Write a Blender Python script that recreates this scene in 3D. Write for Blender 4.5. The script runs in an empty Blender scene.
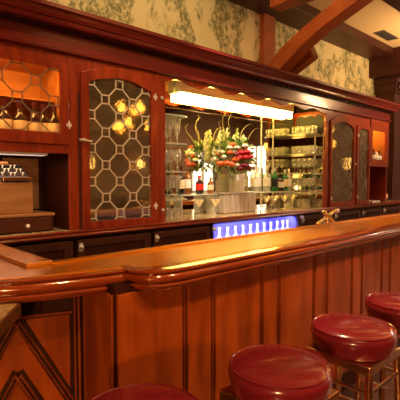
import bpy, math, random
from mathutils import Vector, Matrix
random.seed(7)
PI = math.pi
sc = bpy.context.scene
COL = sc.collection

# ------------------------------------------------------------------ materials
def new_mat(name):
    m = bpy.data.materials.new(name); m.use_nodes = True
    nt = m.node_tree
    b = nt.nodes['Principled BSDF']
    return m, nt, b

def plain(name, col, rough=.5, metal=0., coat=0., emit=None, estr=0., spec=None, trans=0., ior=1.45, alpha=1.):
    m, nt, b = new_mat(name)
    b.inputs['Base Color'].default_value = (*col, 1)
    b.inputs['Roughness'].default_value = rough
    b.inputs['Metallic'].default_value = metal
    b.inputs['Coat Weight'].default_value = coat
    b.inputs['Coat Roughness'].default_value = .08
    b.inputs['Transmission Weight'].default_value = trans
    b.inputs['IOR'].default_value = ior
    if spec is not None: b.inputs['Specular IOR Level'].default_value = spec
    if emit:
        b.inputs['Emission Color'].default_value = (*emit, 1)
        b.inputs['Emission Strength'].default_value = estr
    return m

def noise_ramp(nt, scale, stretch, c0, c1, detail=5, p0=.3, p1=.7, distort=0., rough=.55):
    tc = nt.nodes.new('ShaderNodeTexCoord'); mp = nt.nodes.new('ShaderNodeMapping')
    mp.inputs['Scale'].default_value = stretch
    nz = nt.nodes.new('ShaderNodeTexNoise')
    nz.inputs['Scale'].default_value = scale; nz.inputs['Detail'].default_value = detail
    nz.inputs['Distortion'].default_value = distort; nz.inputs['Roughness'].default_value = rough
    cr = nt.nodes.new('ShaderNodeValToRGB')
    cr.color_ramp.elements[0].color = (*c0, 1); cr.color_ramp.elements[1].color = (*c1, 1)
    cr.color_ramp.elements[0].position = p0; cr.color_ramp.elements[1].position = p1
    nt.links.new(tc.outputs['Object'], mp.inputs['Vector'])
    nt.links.new(mp.outputs['Vector'], nz.inputs['Vector'])
    nt.links.new(nz.outputs['Fac'], cr.inputs['Fac'])
    return cr, nz

def wood(name, dark, light, rough=.3, stretch=(8, 8, .9), scale=2.5, coat=.4, bump=.05, spec=.5, crough=.12):
    m, nt, b = new_mat(name)
    cr, nz = noise_ramp(nt, scale, stretch, dark, light, 7, .25, .75, .6)
    nt.links.new(cr.outputs['Color'], b.inputs['Base Color'])
    b.inputs['Roughness'].default_value = rough
    b.inputs['Coat Weight'].default_value = coat
    b.inputs['Coat Roughness'].default_value = crough
    b.inputs['Specular IOR Level'].default_value = spec
    b.inputs['Specular Tint'].default_value = (1, .62, .32, 1); b.inputs['Coat Tint'].default_value = (1, .8, .55, 1)
    bp = nt.nodes.new('ShaderNodeBump'); bp.inputs['Strength'].default_value = bump; bp.inputs['Distance'].default_value = .004
    nt.links.new(nz.outputs['Fac'], bp.inputs['Height']); nt.links.new(bp.outputs['Normal'], b.inputs['Normal'])
    return m

def thin_glass(name, tint=(1, 1, 1), refl=.12, rough=.02, light_veil=0., wav=0.):
    m, nt, b = new_mat(name)
    nt.nodes.remove(b)
    out = nt.nodes['Material Output']
    fcol = (.9, .88, .8) if light_veil > .12 else (.42, .34, .2)  # diffuse veil standing in for light caught by the glassware
    tr = nt.nodes.new('ShaderNodeBsdfTransparent'); tr.inputs['Color'].default_value = (*tint, 1)
    gl = nt.nodes.new('ShaderNodeBsdfGlossy'); gl.inputs['Roughness'].default_value = rough
    gl.inputs['Color'].default_value = (1, 1, 1, 1)
    mx = nt.nodes.new('ShaderNodeMixShader')
    lw = nt.nodes.new('ShaderNodeLayerWeight'); lw.inputs['Blend'].default_value = .35
    ma = nt.nodes.new('ShaderNodeMath'); ma.operation = 'MULTIPLY_ADD'
    ma.inputs[1].default_value = .6; ma.inputs[2].default_value = refl
    ma.use_clamp = True
    nt.links.new(lw.outputs['Fresnel'], ma.inputs[0])
    nt.links.new(ma.outputs[0], mx.inputs['Fac'])
    nt.links.new(tr.outputs[0], mx.inputs[1]); nt.links.new(gl.outputs[0], mx.inputs[2])
    last = mx
    if light_veil > 0:
        df = nt.nodes.new('ShaderNodeBsdfDiffuse'); df.inputs['Color'].default_value = (*fcol, 1)
        if light_veil <= .12:
            crr, _ = noise_ramp(nt, 2.2, (2, 2, 8), (.10, .07, .03), (.56, .42, .21), 6, .35, .65, 1.0)  # olive streaks painted in for the room reflected in the panes
            nt.links.new(crr.outputs['Color'], df.inputs['Color'])
        m2 = nt.nodes.new('ShaderNodeMixShader'); m2.inputs['Fac'].default_value = light_veil
        nt.links.new(mx.outputs[0], m2.inputs[1]); nt.links.new(df.outputs[0], m2.inputs[2]); last = m2
    if wav > 0:
        tc = nt.nodes.new('ShaderNodeTexCoord'); nz = nt.nodes.new('ShaderNodeTexNoise'); nz.inputs['Scale'].default_value = 14
        bp = nt.nodes.new('ShaderNodeBump'); bp.inputs['Strength'].default_value = wav; bp.inputs['Distance'].default_value = .01
        nt.links.new(tc.outputs['Object'], nz.inputs['Vector']); nt.links.new(nz.outputs['Fac'], bp.inputs['Height'])
        nt.links.new(bp.outputs['Normal'], gl.inputs['Normal'])
    nt.links.new(last.outputs[0], out.inputs['Surface'])
    return m

M = {}
M['wood'] = wood('mahogany', (.11, .009, .007), (.32, .044, .013), .28, coat=.35)
M['wood_h'] = wood('mahogany_lengthwise', (.09, .008, .008), (.23, .028, .012), .3, coat=.25, stretch=(.9, 8, 8))
M['cornice'] = wood('dimmed_mahogany', (.060, .006, .008), (.15, .014, .011), .28, coat=.3, stretch=(.9, 8, 8))  # mahogany darkened to carry the dim light along the frieze
M['panel'] = wood('bar_front_veneer', (.15, .021, .004), (.47, .086, .008), .34, stretch=(5, 5, .9), scale=1.8, coat=.12, spec=.35)
M['mould'] = wood('bar_front_moulding', (.16, .025, .007), (.32, .06, .012), .3, coat=.3)
M['groove'] = wood('dark_ground_wood', (.022, .004, .002), (.045, .009, .004), .6, coat=0, spec=.2)  # near-black wood for grooves, gaps and recessed boards
M['bartop'] = wood('bar_top_varnish', (.36, .10, .004), (.58, .24, .009), .27, stretch=(.8, 9, 9), coat=.8, bump=.06, crough=.24)
M['lip'] = wood('bar_rail_moulding', (.17, .026, .009), (.30, .058, .015), .22, stretch=(.8, 9, 9), coat=1.)
M['beam'] = wood('timber', (.22, .045, .012), (.42, .105, .022), .5, stretch=(1.5, 1.5, 1.5), coat=.1)
M['darkwood'] = wood('dark_timber', (.030, .007, .006), (.065, .015, .010), .5, coat=.1)
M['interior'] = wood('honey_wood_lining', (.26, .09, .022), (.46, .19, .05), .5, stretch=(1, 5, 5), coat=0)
M['edgewood'] = wood('table_edge_wood', (.06, .020, .008), (.14, .055, .02), .4, stretch=(4, 4, 4))
M['oldwood'] = wood('walnut_casing', (.22, .10, .04), (.42, .22, .10), .4, stretch=(1, 6, 8))
M['leather'] = plain('oxblood_vinyl', (.17, .009, .014), .24, coat=.7, spec=.4)
M['chrome'] = plain('chrome', (.82, .72, .62), .16, 1.)
M['warm_metal'] = plain('warm_tinted_metal', (.72, .40, .20), .2, 1.)  # metal tinted with the warm surroundings the chrome legs reflect
M['brass'] = plain('brass', (.85, .62, .28), .22, 1.)
M['nickel'] = plain('nickel', (.85, .78, .68), .38, .6)
M['came'] = plain('lead_came', (.62, .50, .36), .45, .4)
M['came_dark'] = plain('dark_brown_came', (.22, .14, .08), .5, .3)  # darker came for the left and right cabinet doors
M['etched'] = plain('etched_silver', (.05, .042, .035), .6, spec=.2)
M['pane'] = thin_glass('old_window_glass', (.84, .80, .66), .26, .05, .10, .06)
M['pane_clear'] = thin_glass('clear_pane', (.98, .97, .94), .03, .02)
M['glass'] = thin_glass('drinking_glass', (.96, .95, .9), .28, .08, .14)
M['shelfglass'] = thin_glass('shelf_glass', (.85, .92, .85), .25, .05, .35)
M['mirror'] = plain('silvered_mirror', (.80, .76, .66), .03, 1.)
M['tube'] = plain('fluorescent_diffuser', (1, .95, .8), .5, emit=(1, .70, .13), estr=36)
M['strip'] = plain('strip_light_cover', (.8, .75, .75), .5, emit=(1, .8, .7), estr=.5)
M['white'] = plain('white_enamel', (.8, .78, .74), .4)
M['ceramic'] = plain('white_ceramic', (.85, .80, .70), .3, coat=.3)
M['black'] = plain('black_plastic', (.015, .012, .012), .35)
M['darkglass'] = plain('dark_bottle_glass', (.025, .010, .010), .08, coat=.5)
M['amberglass'] = plain('amber_bottle_glass', (.22, .06, .012), .1, coat=.5)
M['greenglass'] = plain('green_bottle_glass', (.02, .16, .05), .1, coat=.5)
M['clearbottle'] = thin_glass('clear_bottle_glass', (.92, .93, .86), .18, .06, .28)
M['frostbottle'] = plain('pale_bottle_glass', (.62, .62, .75), .2)
M['label'] = plain('cream_paper_label', (.82, .62, .36), .7)
M['whitelabel'] = plain('white_paper_label', (.8, .76, .66), .7)
M['red'] = plain('red_cap', (.7, .03, .02), .4)
M['capsule'] = plain('foil_capsule', (.10, .015, .02), .35, .3)
M['cooler_in'] = plain('blue_glow_lining', (.13, .12, .66), .4)  # the cooler's blue light put into the lining colour
M['blueled'] = plain('blue_led', (.2, .25, 1), .5, emit=(.5, .5, 1), estr=6)
M['shade'] = plain('amber_shade', (1, .6, .2), .5, emit=(1, .42, .05), estr=5)
M['sconce_shade'] = plain('sconce_shade', (1, .7, .4), .5, emit=(1, .50, .10), estr=5)
M['daylight'] = plain('daylight_pane', (1, 1, 1), .5, emit=(1, .82, .58), estr=4)
M['downlight'] = plain('added_downlight_lens', (1, .95, .9), .5, emit=(1, .78, .5), estr=6)
M['amber_pane'] = plain('amber_lit_pane', (1, .7, .3), .5, emit=(1, .5, .10), estr=7)
M['added_panel_light'] = plain('added_panel_light', (1, .95, .9), .5, emit=(1, .82, .62), estr=34)
M['ceiling'] = plain('tan_ceiling_paint', (.74, .49, .22), .8)
M['vent'] = plain('vent_metal', (.12, .09, .07), .5)
M['leaf'] = plain('leaf_green', (.09, .20, .03), .5)
M['leafpale'] = plain('pale_stem_green', (.48, .56, .22), .5)
M['fred'] = plain('petal_red', (.55, .012, .02), .5)
M['forange'] = plain('petal_orange', (.75, .12, .02), .5)
M['fdark'] = plain('petal_burgundy', (.2, .008, .02), .5)
M['fwhite'] = plain('petal_white', (.85, .83, .68), .5)
M['twig'] = plain('curly_willow', (.42, .33, .17), .6)

def marble(name, c0, c1, stretch=(1, 1, 1), scale=9, rough=.25):
    m, nt, b = new_mat(name)
    cr, nz = noise_ramp(nt, scale, stretch, c0, c1, 8, .35, .68, 1.2)
    nt.links.new(cr.outputs['Color'], b.inputs['Base Color']); b.inputs['Roughness'].default_value = rough
    return m
M['marble'] = marble('brown_striated_marble', (.30, .22, .16), (.62, .54, .44), (5, 5, .5), 3)
M['counter'] = marble('honey_stone_counter', (.35, .24, .11), (.62, .46, .22), (1, 1, 1), 14, .12)
M['tablestone'] = marble('speckled_stone', (.34, .20, .06), (.70, .50, .20), (1, 1, 1), 45, .2)
M['floor'] = wood('floor_boards', (.035, .012, .008), (.07, .025, .014), .35, stretch=(1, 9, 9))
M['plaster'] = marble('amber_plaster', (.17, .085, .035), (.23, .12, .05), (1, 1, 1), 3, .8)

def toile():
    m, nt, b = new_mat('toile_wallpaper')
    N = nt.nodes; L = nt.links
    cr, nz = noise_ramp(nt, 3.6, (1, 1, .7), (0, 0, 0), (1, 1, 1), 9, .46, .53, .7, .62)
    cr2, nz2 = noise_ramp(nt, 24, (1, 1, .8), (0, 0, 0), (1, 1, 1), 6, .38, .56, .3, .7)
    mu = N.new('ShaderNodeMath'); mu.operation = 'MULTIPLY'
    L.new(cr.outputs['Color'], mu.inputs[0]); L.new(cr2.outputs['Color'], mu.inputs[1])
    mx = N.new('ShaderNodeMix'); mx.data_type = 'RGBA'
    mx.inputs['A'].default_value = (.70, .53, .24, 1); mx.inputs['B'].default_value = (.19, .16, .045, 1)
    L.new(mu.outputs[0], mx.inputs['Factor']); L.new(mx.outputs['Result'], b.inputs['Base Color'])
    b.inputs['Roughness'].default_value = .8
    return m
M['toile'] = toile()

# ------------------------------------------------------------------ mesh building
class MB:
    def __init__(s): s.v = []; s.f = []
    def add(s, vs, fs):
        o = len(s.v); s.v += [tuple(v) for v in vs]; s.f += [tuple(i + o for i in f) for f in fs]; return s
    def box(s, x0, y0, z0, x1, y1, z1):
        v = [(x0,y0,z0),(x1,y0,z0),(x1,y1,z0),(x0,y1,z0),(x0,y0,z1),(x1,y0,z1),(x1,y1,z1),(x0,y1,z1)]
        return s.add(v, [(0,3,2,1),(4,5,6,7),(0,1,5,4),(1,2,6,5),(2,3,7,6),(3,0,4,7)])
    def beam(s, a, b, w, h, up=(0,0,1)):
        a = Vector(a); b = Vector(b); d = (b-a).normalized(); up = Vector(up)
        r = d.cross(up).normalized(); u = r.cross(d).normalized()
        v = []
        for p in (a, b):
            for sx, sz in ((-1,-1),(1,-1),(1,1),(-1,1)): v.append(p + r*sx*w/2 + u*sz*h/2)
        return s.add(v, [(0,1,2,3),(7,6,5,4),(0,4,5,1),(1,5,6,2),(2,6,7,3),(3,7,4,0)])
    def prism(s, poly, z0, z1):
        n = len(poly)
        v = [(x,y,z0) for x,y in poly] + [(x,y,z1) for x,y in poly]
        return s.add(v, [tuple(range(n-1,-1,-1)), tuple(range(n,2*n))] + [(i,(i+1)%n,(i+1)%n+n,i+n) for i in range(n)])
    def vprism(s, poly, y0, y1):          # polygon in X-Z extruded in Y
        n = len(poly)
        v = [(x,y0,z) for x,z in poly] + [(x,y1,z) for x,z in poly]
        return s.add(v, [tuple(range(n)), tuple(range(2*n-1,n-1,-1))] + [(i,i+n,(i+1)%n+n,(i+1)%n) for i in range(n)])
    def lathe(s, prof, c=(0,0,0), seg=24):
        v = []; f = []; n = len(prof)
        for k in range(seg):
            a = 2*PI*k/seg
            for r, z in prof: v.append((c[0]+max(r,1e-4)*math.cos(a), c[1]+max(r,1e-4)*math.sin(a), c[2]+z))
        for k in range(seg):
            k2 = (k+1) % seg
            for i in range(n-1): f.append((k*n+i, k2*n+i, k2*n+i+1, k*n+i+1))
        if prof[0][0] > 1e-3: f.append(tuple(k*n for k in range(seg-1,-1,-1)))
        if prof[-1][0] > 1e-3: f.append(tuple(k*n+n-1 for k in range(seg)))
        return s.add(v, f)
    def shell(s, prof, c=(0,0,0), seg=20):  # open thin glassware
        v = []; f = []; n = len(prof)
        for k in range(seg):
            a = 2*PI*k/seg
            for r, z in prof: v.append((c[0]+max(r,1e-4)*math.cos(a), c[1]+max(r,1e-4)*math.sin(a), c[2]+z))
        for k in range(seg):
            k2 = (k+1) % seg
            for i in range(n-1): f.append((k*n+i, k2*n+i, k2*n+i+1, k*n+i+1))
        return s.add(v, f)
    def tube(s, pts, r, seg=10, taper=None):
        pts = [Vector(p) for p in pts]; n = len(pts); v = []; f = []
        up = Vector((0,0,1)); 
        t0 = (pts[1]-pts[0]).normalized()
        if abs(t0.z) > .9: up = Vector((1,0,0))
        nrm = t0.cross(up).normalized()
        for i, p in enumerate(pts):
            t = ((pts[min(i+1,n-1)]-pts[max(i-1,0)])).normalized()
            nrm = (nrm - t*nrm.dot(t)).normalized(); bn = t.cross(nrm)
            rr = r if taper is None else r + (taper-r)*i/(n-1)
            for k in range(seg):
                a = 2*PI*k/seg; v.append(p + nrm*rr*math.cos(a) + bn*rr*math.sin(a))
        for i in range(n-1):
            for k in range(seg):
                k2 = (k+1)%seg; f.append((i*seg+k, i*seg+k2, (i+1)*seg+k2, (i+1)*seg+k))
        f.append(tuple(range(seg-1,-1,-1))); f.append(tuple((n-1)*seg+k for k in range(seg)))
        return s.add(v, f)
    def sweep(s, path, prof, cap=True):     # plan path, profile of (outward offset, z); outward = right of travel
        n = len(path); m = len(prof); v = []; f = []
        for i in range(n):
            p = Vector(path[i]); a = Vector(path[max(i-1,0)]); b = Vector(path[min(i+1,n-1)])
            d1 = (p-a).normalized() if i > 0 else (b-p).normalized()
            d2 = (b-p).normalized() if i < n-1 else d1
            n1 = Vector((d1.y,-d1.x)); n2 = Vector((d2.y,-d2.x))
            nn = (n1+n2).normalized(); k = 1/max(.5, nn.dot(n1))
            for o, z in prof: v.append((p.x+nn.x*o*k, p.y+nn.y*o*k, z))
        for i in range(n-1):
            for j in range(m-1): f.append((i*m+j, (i+1)*m+j, (i+1)*m+j+1, i*m+j+1))
        if cap: f.append(tuple(range(m-1,-1,-1))); f.append(tuple((n-1)*m+j for j in range(m)))
        return s.add(v, f)
    def ball(s, c, r, sx=1, sy=1, sz=1, seg=10, rings=6):
        prof = [(r*math.sin(PI*i/rings), -r*math.cos(PI*i/rings)) for i in range(rings+1)]
        o = len(s.v); s.lathe(prof, (0,0,0), seg)
        for i in range(o, len(s.v)):
            x,y,z = s.v[i]; s.v[i] = (c[0]+x*sx, c[1]+y*sy, c[2]+z*sz)
        return s
    def build(s, name, mat, parent=None, smooth=False, bevel=0., loc=None):
        off = Vector((0,0,0))
        if parent is not None:
            p = parent
            while p is not None: off += Vector(p.location); p = p.parent
        elif loc: off = Vector(loc)
        me = bpy.data.meshes.new(name)
        me.from_pydata([tuple(Vector(v)-off) for v in s.v], [], s.f); me.validate(); me.update()
        import bmesh
        bm = bmesh.new(); bm.from_mesh(me); bmesh.ops.recalc_face_normals(bm, faces=bm.faces); bm.to_mesh(me); bm.free()
        me.materials.append(M[mat] if isinstance(mat, str) else mat)
        o = bpy.data.objects.new(name, me); COL.objects.link(o)
        if parent is not None: o.parent = parent
        elif loc: o.location = loc
        if smooth:
            for p in me.polygons: p.use_smooth = True
            me.set_sharp_from_angle(angle=math.radians(38))
        if bevel > 0:
            b = o.modifiers.new('Bevel', 'BEVEL'); b.width = bevel; b.segments = 2; b.limit_method = 'ANGLE'
        return o

def T(name, label, cat, loc=(0,0,0), group=None):
    o = bpy.data.objects.new(name, None); COL.objects.link(o); o.location = loc
    o['label'] = label; o['category'] = cat
    if group: o['group'] = group
    o.empty_display_size = .1
    return o
def tag(o, label, cat, group=None):
    o['label'] = label; o['category'] = cat
    if group: o['group'] = group
    return o
def struct(o): o['kind'] = 'structure'; return o
def dup(root, loc, label, group=None, rotz=0):
    def cp(o, par):
        c = o.copy(); COL.objects.link(c)
        if par is not None: c.parent = par
        for ch in o.children: cp(ch, c)
        return c
    r = cp(root, None); r.location = loc; r.rotation_euler = (0,0,rotz); r['label'] = label
    if group: r['group'] = group
    return r
def light(name, kind, loc, energy, col, size=.1, target=None, sizey=None, spot=None):
    l = bpy.data.lights.new(name, kind); l.energy = energy; l.color = col
    if kind == 'AREA':
        l.size = size
        if sizey: l.shape = 'RECTANGLE'; l.size_y = sizey
    else: l.shadow_soft_size = size
    if spot: l.spot_size = math.radians(spot); l.spot_blend = .6
    o = bpy.data.objects.new(name, l); COL.objects.link(o); o.location = loc
    if target is not None:
        o.rotation_euler = (Vector(target)-Vector(loc)).to_track_quat('-Z','Y').to_euler()
    return o

# ------------------------------------------------------------------ the room
XL, XR, YF, YB, ZC = -1.9, 11., -2.8, 3.36, 3.54
struct(MB().box(XL, YF, -.05, XR, YB, 0).build('floor', 'floor'))
struct(MB().box(XL, YF, ZC, XR, YB, ZC+.05).build('ceiling', 'ceiling'))
struct(MB().box(XL, YB, 0, XR, YB+.08, ZC).build('wall_back', 'toile'))
struct(MB().box(XL-.08, YF, 0, XL, YB, ZC).build('wall_left', 'darkwood'))
wl = MB(); wl.box(XL, YF-.08, 0, 8.6, YF, ZC); wl.box(9.6, YF-.08, 0, XR, YF, ZC); wl.box(8.6, YF-.08, 0, 9.6, YF, 1.0); wl.box(8.6, YF-.08, 2.25, 9.6, YF, ZC)
struct(wl.build('wall_front', 'plaster'))
wr = MB()
def side_window(n, y0, y1, z0, z1, pm='daylight'):
    w = T('window_%d' % n, 'x', 'window', (XR, (y0+y1)/2, z0)); del w['label'], w['category']; struct(w)
    f = MB(); m = (y0+y1)/2
    for a, b, c, d in ((y0,y0+.05,z0,z1),(y1-.05,y1,z0,z1),(y0,y1,z0,z0+.05),(y0,y1,z1-.05,z1),(m-.02,m+.02,z0,z1)): f.box(XR-.04, a, c, XR+.08, b, d)
    f.build('window_frame', 'darkwood', w)
    MB().box(XR+.03, y0+.02, z0+.02, XR+.04, y1-.02, z1-.02).build('pane', pm, w)
for a, b in ((YF,-2.7),(-1.8,-.14),(.14,YB)): wr.box(XR, a, 0, XR+.08, b, ZC)
for a, b, c, d in ((-2.7,-1.8,1.1,2.5),(-.14,.14,1.62,2.05)): wr.box(XR, a, 0, XR+.08, b, c); wr.box(XR, a, d, XR+.08, b, ZC)
struct(wr.build('wall_right', 'plaster'))
side_window(2, -2.7, -1.8, 1.1, 2.5); side_window(3, -.14, .14, 1.62, 2.05, 'amber_pane')
w1 = T('window_1', 'x', 'window', (9.1, YF, 1.0)); del w1['label'], w1['category']; struct(w1)
wf = MB()                                    # far window, seen reflected in the bar mirror
for x0, x1, z0, z1 in ((8.6,8.66,1.0,2.25),(9.54,9.6,1.0,2.25),(8.6,9.6,1.0,1.06),(8.6,9.6,2.19,2.25),(9.07,9.12,1.0,2.25)):
    wf.box(x0, YF-.08, z0, x1, YF+.04, z1)
wf.build('window_frame', 'darkwood', w1)
MB().box(8.63, YF-.05, 1.03, 9.57, YF-.04, 2.22).build('pane', 'daylight', w1)
struct(MB().box(XL, YF, 0, XR, YF+.03, .98).build('trim_1', 'darkwood'))   # wainscot opposite

struct(MB().box(7.86, YB-.03, 0, XR, YB-.001, 2.6).build('trim_5', 'darkwood'))   # dark panelling beyond the pillar
# upper timberwork
t = struct(MB().box(XL, 2.95, 3.42, 7.16, YB, ZC).build('trim_2', 'darkwood', bevel=.008))        # wall plate
struct(MB().box(7.16, YF, 3.12, 7.45, YB, ZC).build('trim_3', 'darkwood', bevel=.008))            # header across at the far end
struct(MB().box(4.07, 1.72, 3.3, 7.15, 2.03, ZC).build('trim_4', 'darkwood', bevel=.008))          # lengthwise ceiling beam
tag(MB().box(4.215, 3.285, 2.562, 4.435, YB-.002, 3.418).build('timber_post', 'beam', bevel=.006, loc=(4.325,3.3,2.562)),
    'reddish brown square timber post standing against the patterned wallpaper', 'post')
tag(MB().box(3.86, YF+.01, 3.29, 4.06, 2.94, ZC-.002).build('tie_beam', 'beam', bevel=.006, loc=(3.95,1,3.29)),
    'square timber ceiling beam running out from the top of the post', 'beam')
br = MB()
sec = [(2.93,2.52),(2.93,2.70),(2.86,2.76),(2.55,2.955),(2.17,3.12),(1.72,3.285),(1.45,3.285),(1.30,3.285),(1.72,3.14),(2.05,3.02),(2.55,2.79)]
sec = [(3.046,2.565),(3.046,2.63),(2.78,2.835),(2.55,2.962),(2.17,3.143),(1.80,3.287),(1.42,3.287),(1.72,3.16),(2.005,3.045),(2.3,2.925),(2.547,2.789),(2.80,2.61),(2.87,2.565)]
n = len(sec)
br.add([(3.87,y,z) for y,z in sec]+[(4.05,y,z) for y,z in sec],
       [tuple(range(n)), tuple(range(2*n-1,n-1,-1))]+[(i,i+n,(i+1)%n+n,(i+1)%n) for i in range(n)])
tag(br.build('timber_brace', 'beam', bevel=.006, loc=(3.96,3.05,2.5)), 'long curved timber brace rising from the post to the ceiling beam', 'brace')
st = T('knee_bracket', 'short timber knee bracket with a pale cut end under the long brace', 'bracket', (4.2,3.05,2.5))
MB().beam((4.16,2.93,2.63),(4.16,2.58,2.80),.15,.13,(1,0,0)).build('strut', 'beam', st, bevel=.006)
MB().beam((4.16,2.582,2.799),(4.16,2.570,2.805),.13,.11,(1,0,0)).build('cut_end', 'interior', st)
pc = T('wall_pillar', 'dark wooden pillar with a carved capital at the right end of the wallpaper', 'pillar', (7.6,3.2,0))
MB().box(7.42, 3.02, 0, 7.85, YB-.004, 3.12).build('shaft', 'darkwood', pc, bevel=.006)
cb = MB()
for i, (z0, z1, e) in enumerate(((2.86,2.90,.03),(2.90,3.02,.05),(3.02,3.115,.08))): cb.box(7.42-e, 3.02-e, z0, 7.85+e, 3.355, z1)
for k in range(4): cb.ball((7.44+.13*k, 2.95, 2.96), .05, 1, .6, 1.2)
cb.build('capital', 'darkwood', pc, bevel=.004)
av = T('air_vent', 'dark slotted air vent set into the tan ceiling panel', 'vent', (6.5,2.79,ZC))
MB().box(6.22, 2.70, ZC-.012, 6.72, 2.86, ZC-.001).build('vent_frame', 'vent', av)
sl = MB()
for k in range(5): sl.box(6.25, 2.72+k*.028, ZC-.018, 6.69, 2.73+k*.028, ZC-.012)
sl.build('slats', 'black', av)

# ------------------------------------------------------------------ the bar
bar = T('bar_counter', 'long varnished wooden bar counter with rounded corner and panelled front', 'bar', (3,1.5,0))
BX1 = 6.3
main = [(BX1,1.272),(1.17,1.272),(1.085,1.277),(1.03,1.292),(.99,1.32),(.966,1.352),(.953,1.39),(.949,1.43),(.953,1.49)]
left = [(1.02,1.415),(.93,1.432),(.81,1.460),(.70,1.494),(.60,1.530),(.517,1.570),(.42,1.63),(.33,1.715),(.25,1.83),(.19,1.98),(.16,2.15),(.15,2.35),(.15,2.78)]
prof = [(-.10,1.071),(-.012,1.071),(-.004,1.068),(-.002,1.063),(-.006,1.0600),(-.018,1.0590),(-.018,1.0545),(-.005,1.053),(.001,1.046),(.003,1.038),(.001,1.030),(-.005,1.0245),(-.019,1.0235),(-.019,1.0185),(-.006,1.017),(-.003,1.011),(-.006,1.005),(-.014,1.003),(-.014,1.000),(-.020,.997),(-.022,.992),(-.10,.992)]
lm = [(x,y) for x,y in main]
poly = [(BX1,1.30),(1.17,1.30),(1.10,1.304),(1.05,1.316),(1.02,1.334),(.995,1.36),(.985,1.385),(.982,1.44),(.94,1.46),(.82,1.488),(.71,1.520),(.61,1.556),(.527,1.596),(.44,1.65),(.355,1.735),(.28,1.84),(.22,1.985),(.19,2.15),(.18,2.35),(.18,2.78),(.78,2.78),(.78,1.74),(BX1,1.74)]
MB().prism(poly, 1.02, 1.0705).build('counter_top', 'bartop', bar)
# travel right-to-left along -X has outward = right of travel = +Y, so reverse the path
MB().sweep(main[::-1], prof).build('edge_moulding', 'lip', bar, smooth=True)
MB().sweep(left[::-1], [(-.10,1.0704),(-.05,1.0704),(-.02,1.066)]+[(o,1.0704-(1.071-z)*1.12-.003) for o,z in prof[2:]]).build('edge_moulding', 'lip', bar, smooth=True)
MB().sweep([(BX1,1.72),(.78,1.72)], [(-.02,1.071),(-.02,1.079),(.02,1.079),(.025,1.071)]).build('back_bead', 'bartop', bar, smooth=True)
MB().box(.675,1.71,1.0705,.785,2.78,1.088).build('return_ledge', 'bartop', bar, bevel=.003)
body = [(BX1-.05,1.392),(.882,1.392),(.882,1.642),(.872,1.642),(.41,1.838),(.33,1.93),(.29,2.05),(.27,2.25),(.27,2.77),(.72,2.77),(.72,1.70),(BX1-.05,1.70)]
MB().prism(body, 0, 1.02).build('bar_body', 'groove', bar)
div = [1.23,1.405,1.766,1.915,2.268,2.42,2.746,2.894,3.218,3.364,3.69,3.84,4.165,4.315,4.64,4.79,5.115,5.265,5.59,5.74,6.06,6.24]
prev = .870
for k, x in enumerate(div):
    MB().box(prev+.016, 1.378, .12, x-.016, 1.394, .985).build('front_panel', 'panel', bar, bevel=.004)
    g = MB()
    g.box(x-.0035, 1.381, .12, x+.0035, 1.394, .99)
    g.build('bead', 'mould', bar, bevel=.003)
    prev = x
MB().box(.882, 1.37, 0, BX1-.05, 1.392, .12).build('kick_board', 'groove', bar, bevel=.004)
# the angled end: narrow board, double moulding, chevron panel
A = Vector((.872,1.64)); dL = Vector((-.92,.39)).normalized(); nL = Vector((-.39,-.92)).normalized()
def fl(u, w, z): p = A + dL*u + nL*w; return (p.x, p.y, z)
def fbox(mb, u0, u1, w0, w1, z0, z1):
    v = [fl(u0,w0,z0),fl(u1,w0,z0),fl(u1,w1,z0),fl(u0,w1,z0),fl(u0,w0,z1),fl(u1,w0,z1),fl(u1,w1,z1),fl(u0,w1,z1)]
    return mb.add(v, [(0,3,2,1),(4,5,6,7),(0,1,5,4),(1,2,6,5),(2,3,7,6),(3,0,4,7)])
MB().box(.873,1.425,.08,.884,1.60,.985).build('front_panel', 'panel', bar, bevel=.003)
MB().box(.870,1.402,.08,.884,1.410,.985).build('bead', 'mould', bar, bevel=.003)
MB().box(.870,1.612,.08,.884,1.622,.985).build('bead', 'mould', bar, bevel=.003)
fbox(MB(), .004, .014, -.01, .014, .08, .985).build('bead', 'mould', bar, bevel=.003)
fbox(MB(), .022, .030, -.01, .012, .08, .985).build('bead', 'mould', bar, bevel=.003)
fbox(MB(), .046, .50, -.01, .006, .08, .862).build('front_panel', 'panel', bar, bevel=.004)
fbox(MB(), .036, .50, -.01, .012, .866, .878).build('bead', 'mould', bar, bevel=.003)
def chev(u, ztop, zbot, sgn):
    g = MB(); n3 = Vector((nL.x,nL.y,0)); sl_ = .57
    a = Vector(fl(u, 0, ztop+.012)); b = Vector(fl(u+sgn*(ztop-zbot)*sl_, 0, zbot)); s3 = (b-a).normalized().cross(n3).normalized()
    g.add([a-s3*.022+n3*.0062, a+s3*.022+n3*.0062, b+s3*.022+n3*.0062, b-s3*.022+n3*.0062, a-s3*.022+n3*.008, a+s3*.022+n3*.008, b+s3*.022+n3*.008, b-s3*.022+n3*.008], [(0,3,2,1),(4,5,6,7),(0,1,5,4),(1,2,6,5),(2,3,7,6),(3,0,4,7)])
    g.build('groove_strip', 'groove', bar)  # flat dark strip standing in for the groove beside each moulding
    mb = MB()
    for off, wd, pr in ((-.012,.009,.017),(.008,.009,.017)):
        ub = u + sgn*(ztop-zbot)*sl_
        a = Vector(fl(u+sgn*off, 0, ztop)); b = Vector(fl(ub+sgn*off, 0, zbot))
        d3 = (b-a).normalized(); n3 = Vector((nL.x,nL.y,0)); s3 = d3.cross(n3).normalized()
        vs = []
        for p in (a, b):
            for ss, ww in ((-1,0),(1,0),(.5,1),(-.5,1)): vs.append(p + s3*ss*wd/2 + n3*(.004+ww*(pr-.004)))
        mb.add(vs, [(0,1,2,3),(7,6,5,4),(0,4,5,1),(1,5,6,2),(2,6,7,3),(3,7,4,0)])
    return mb
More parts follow.
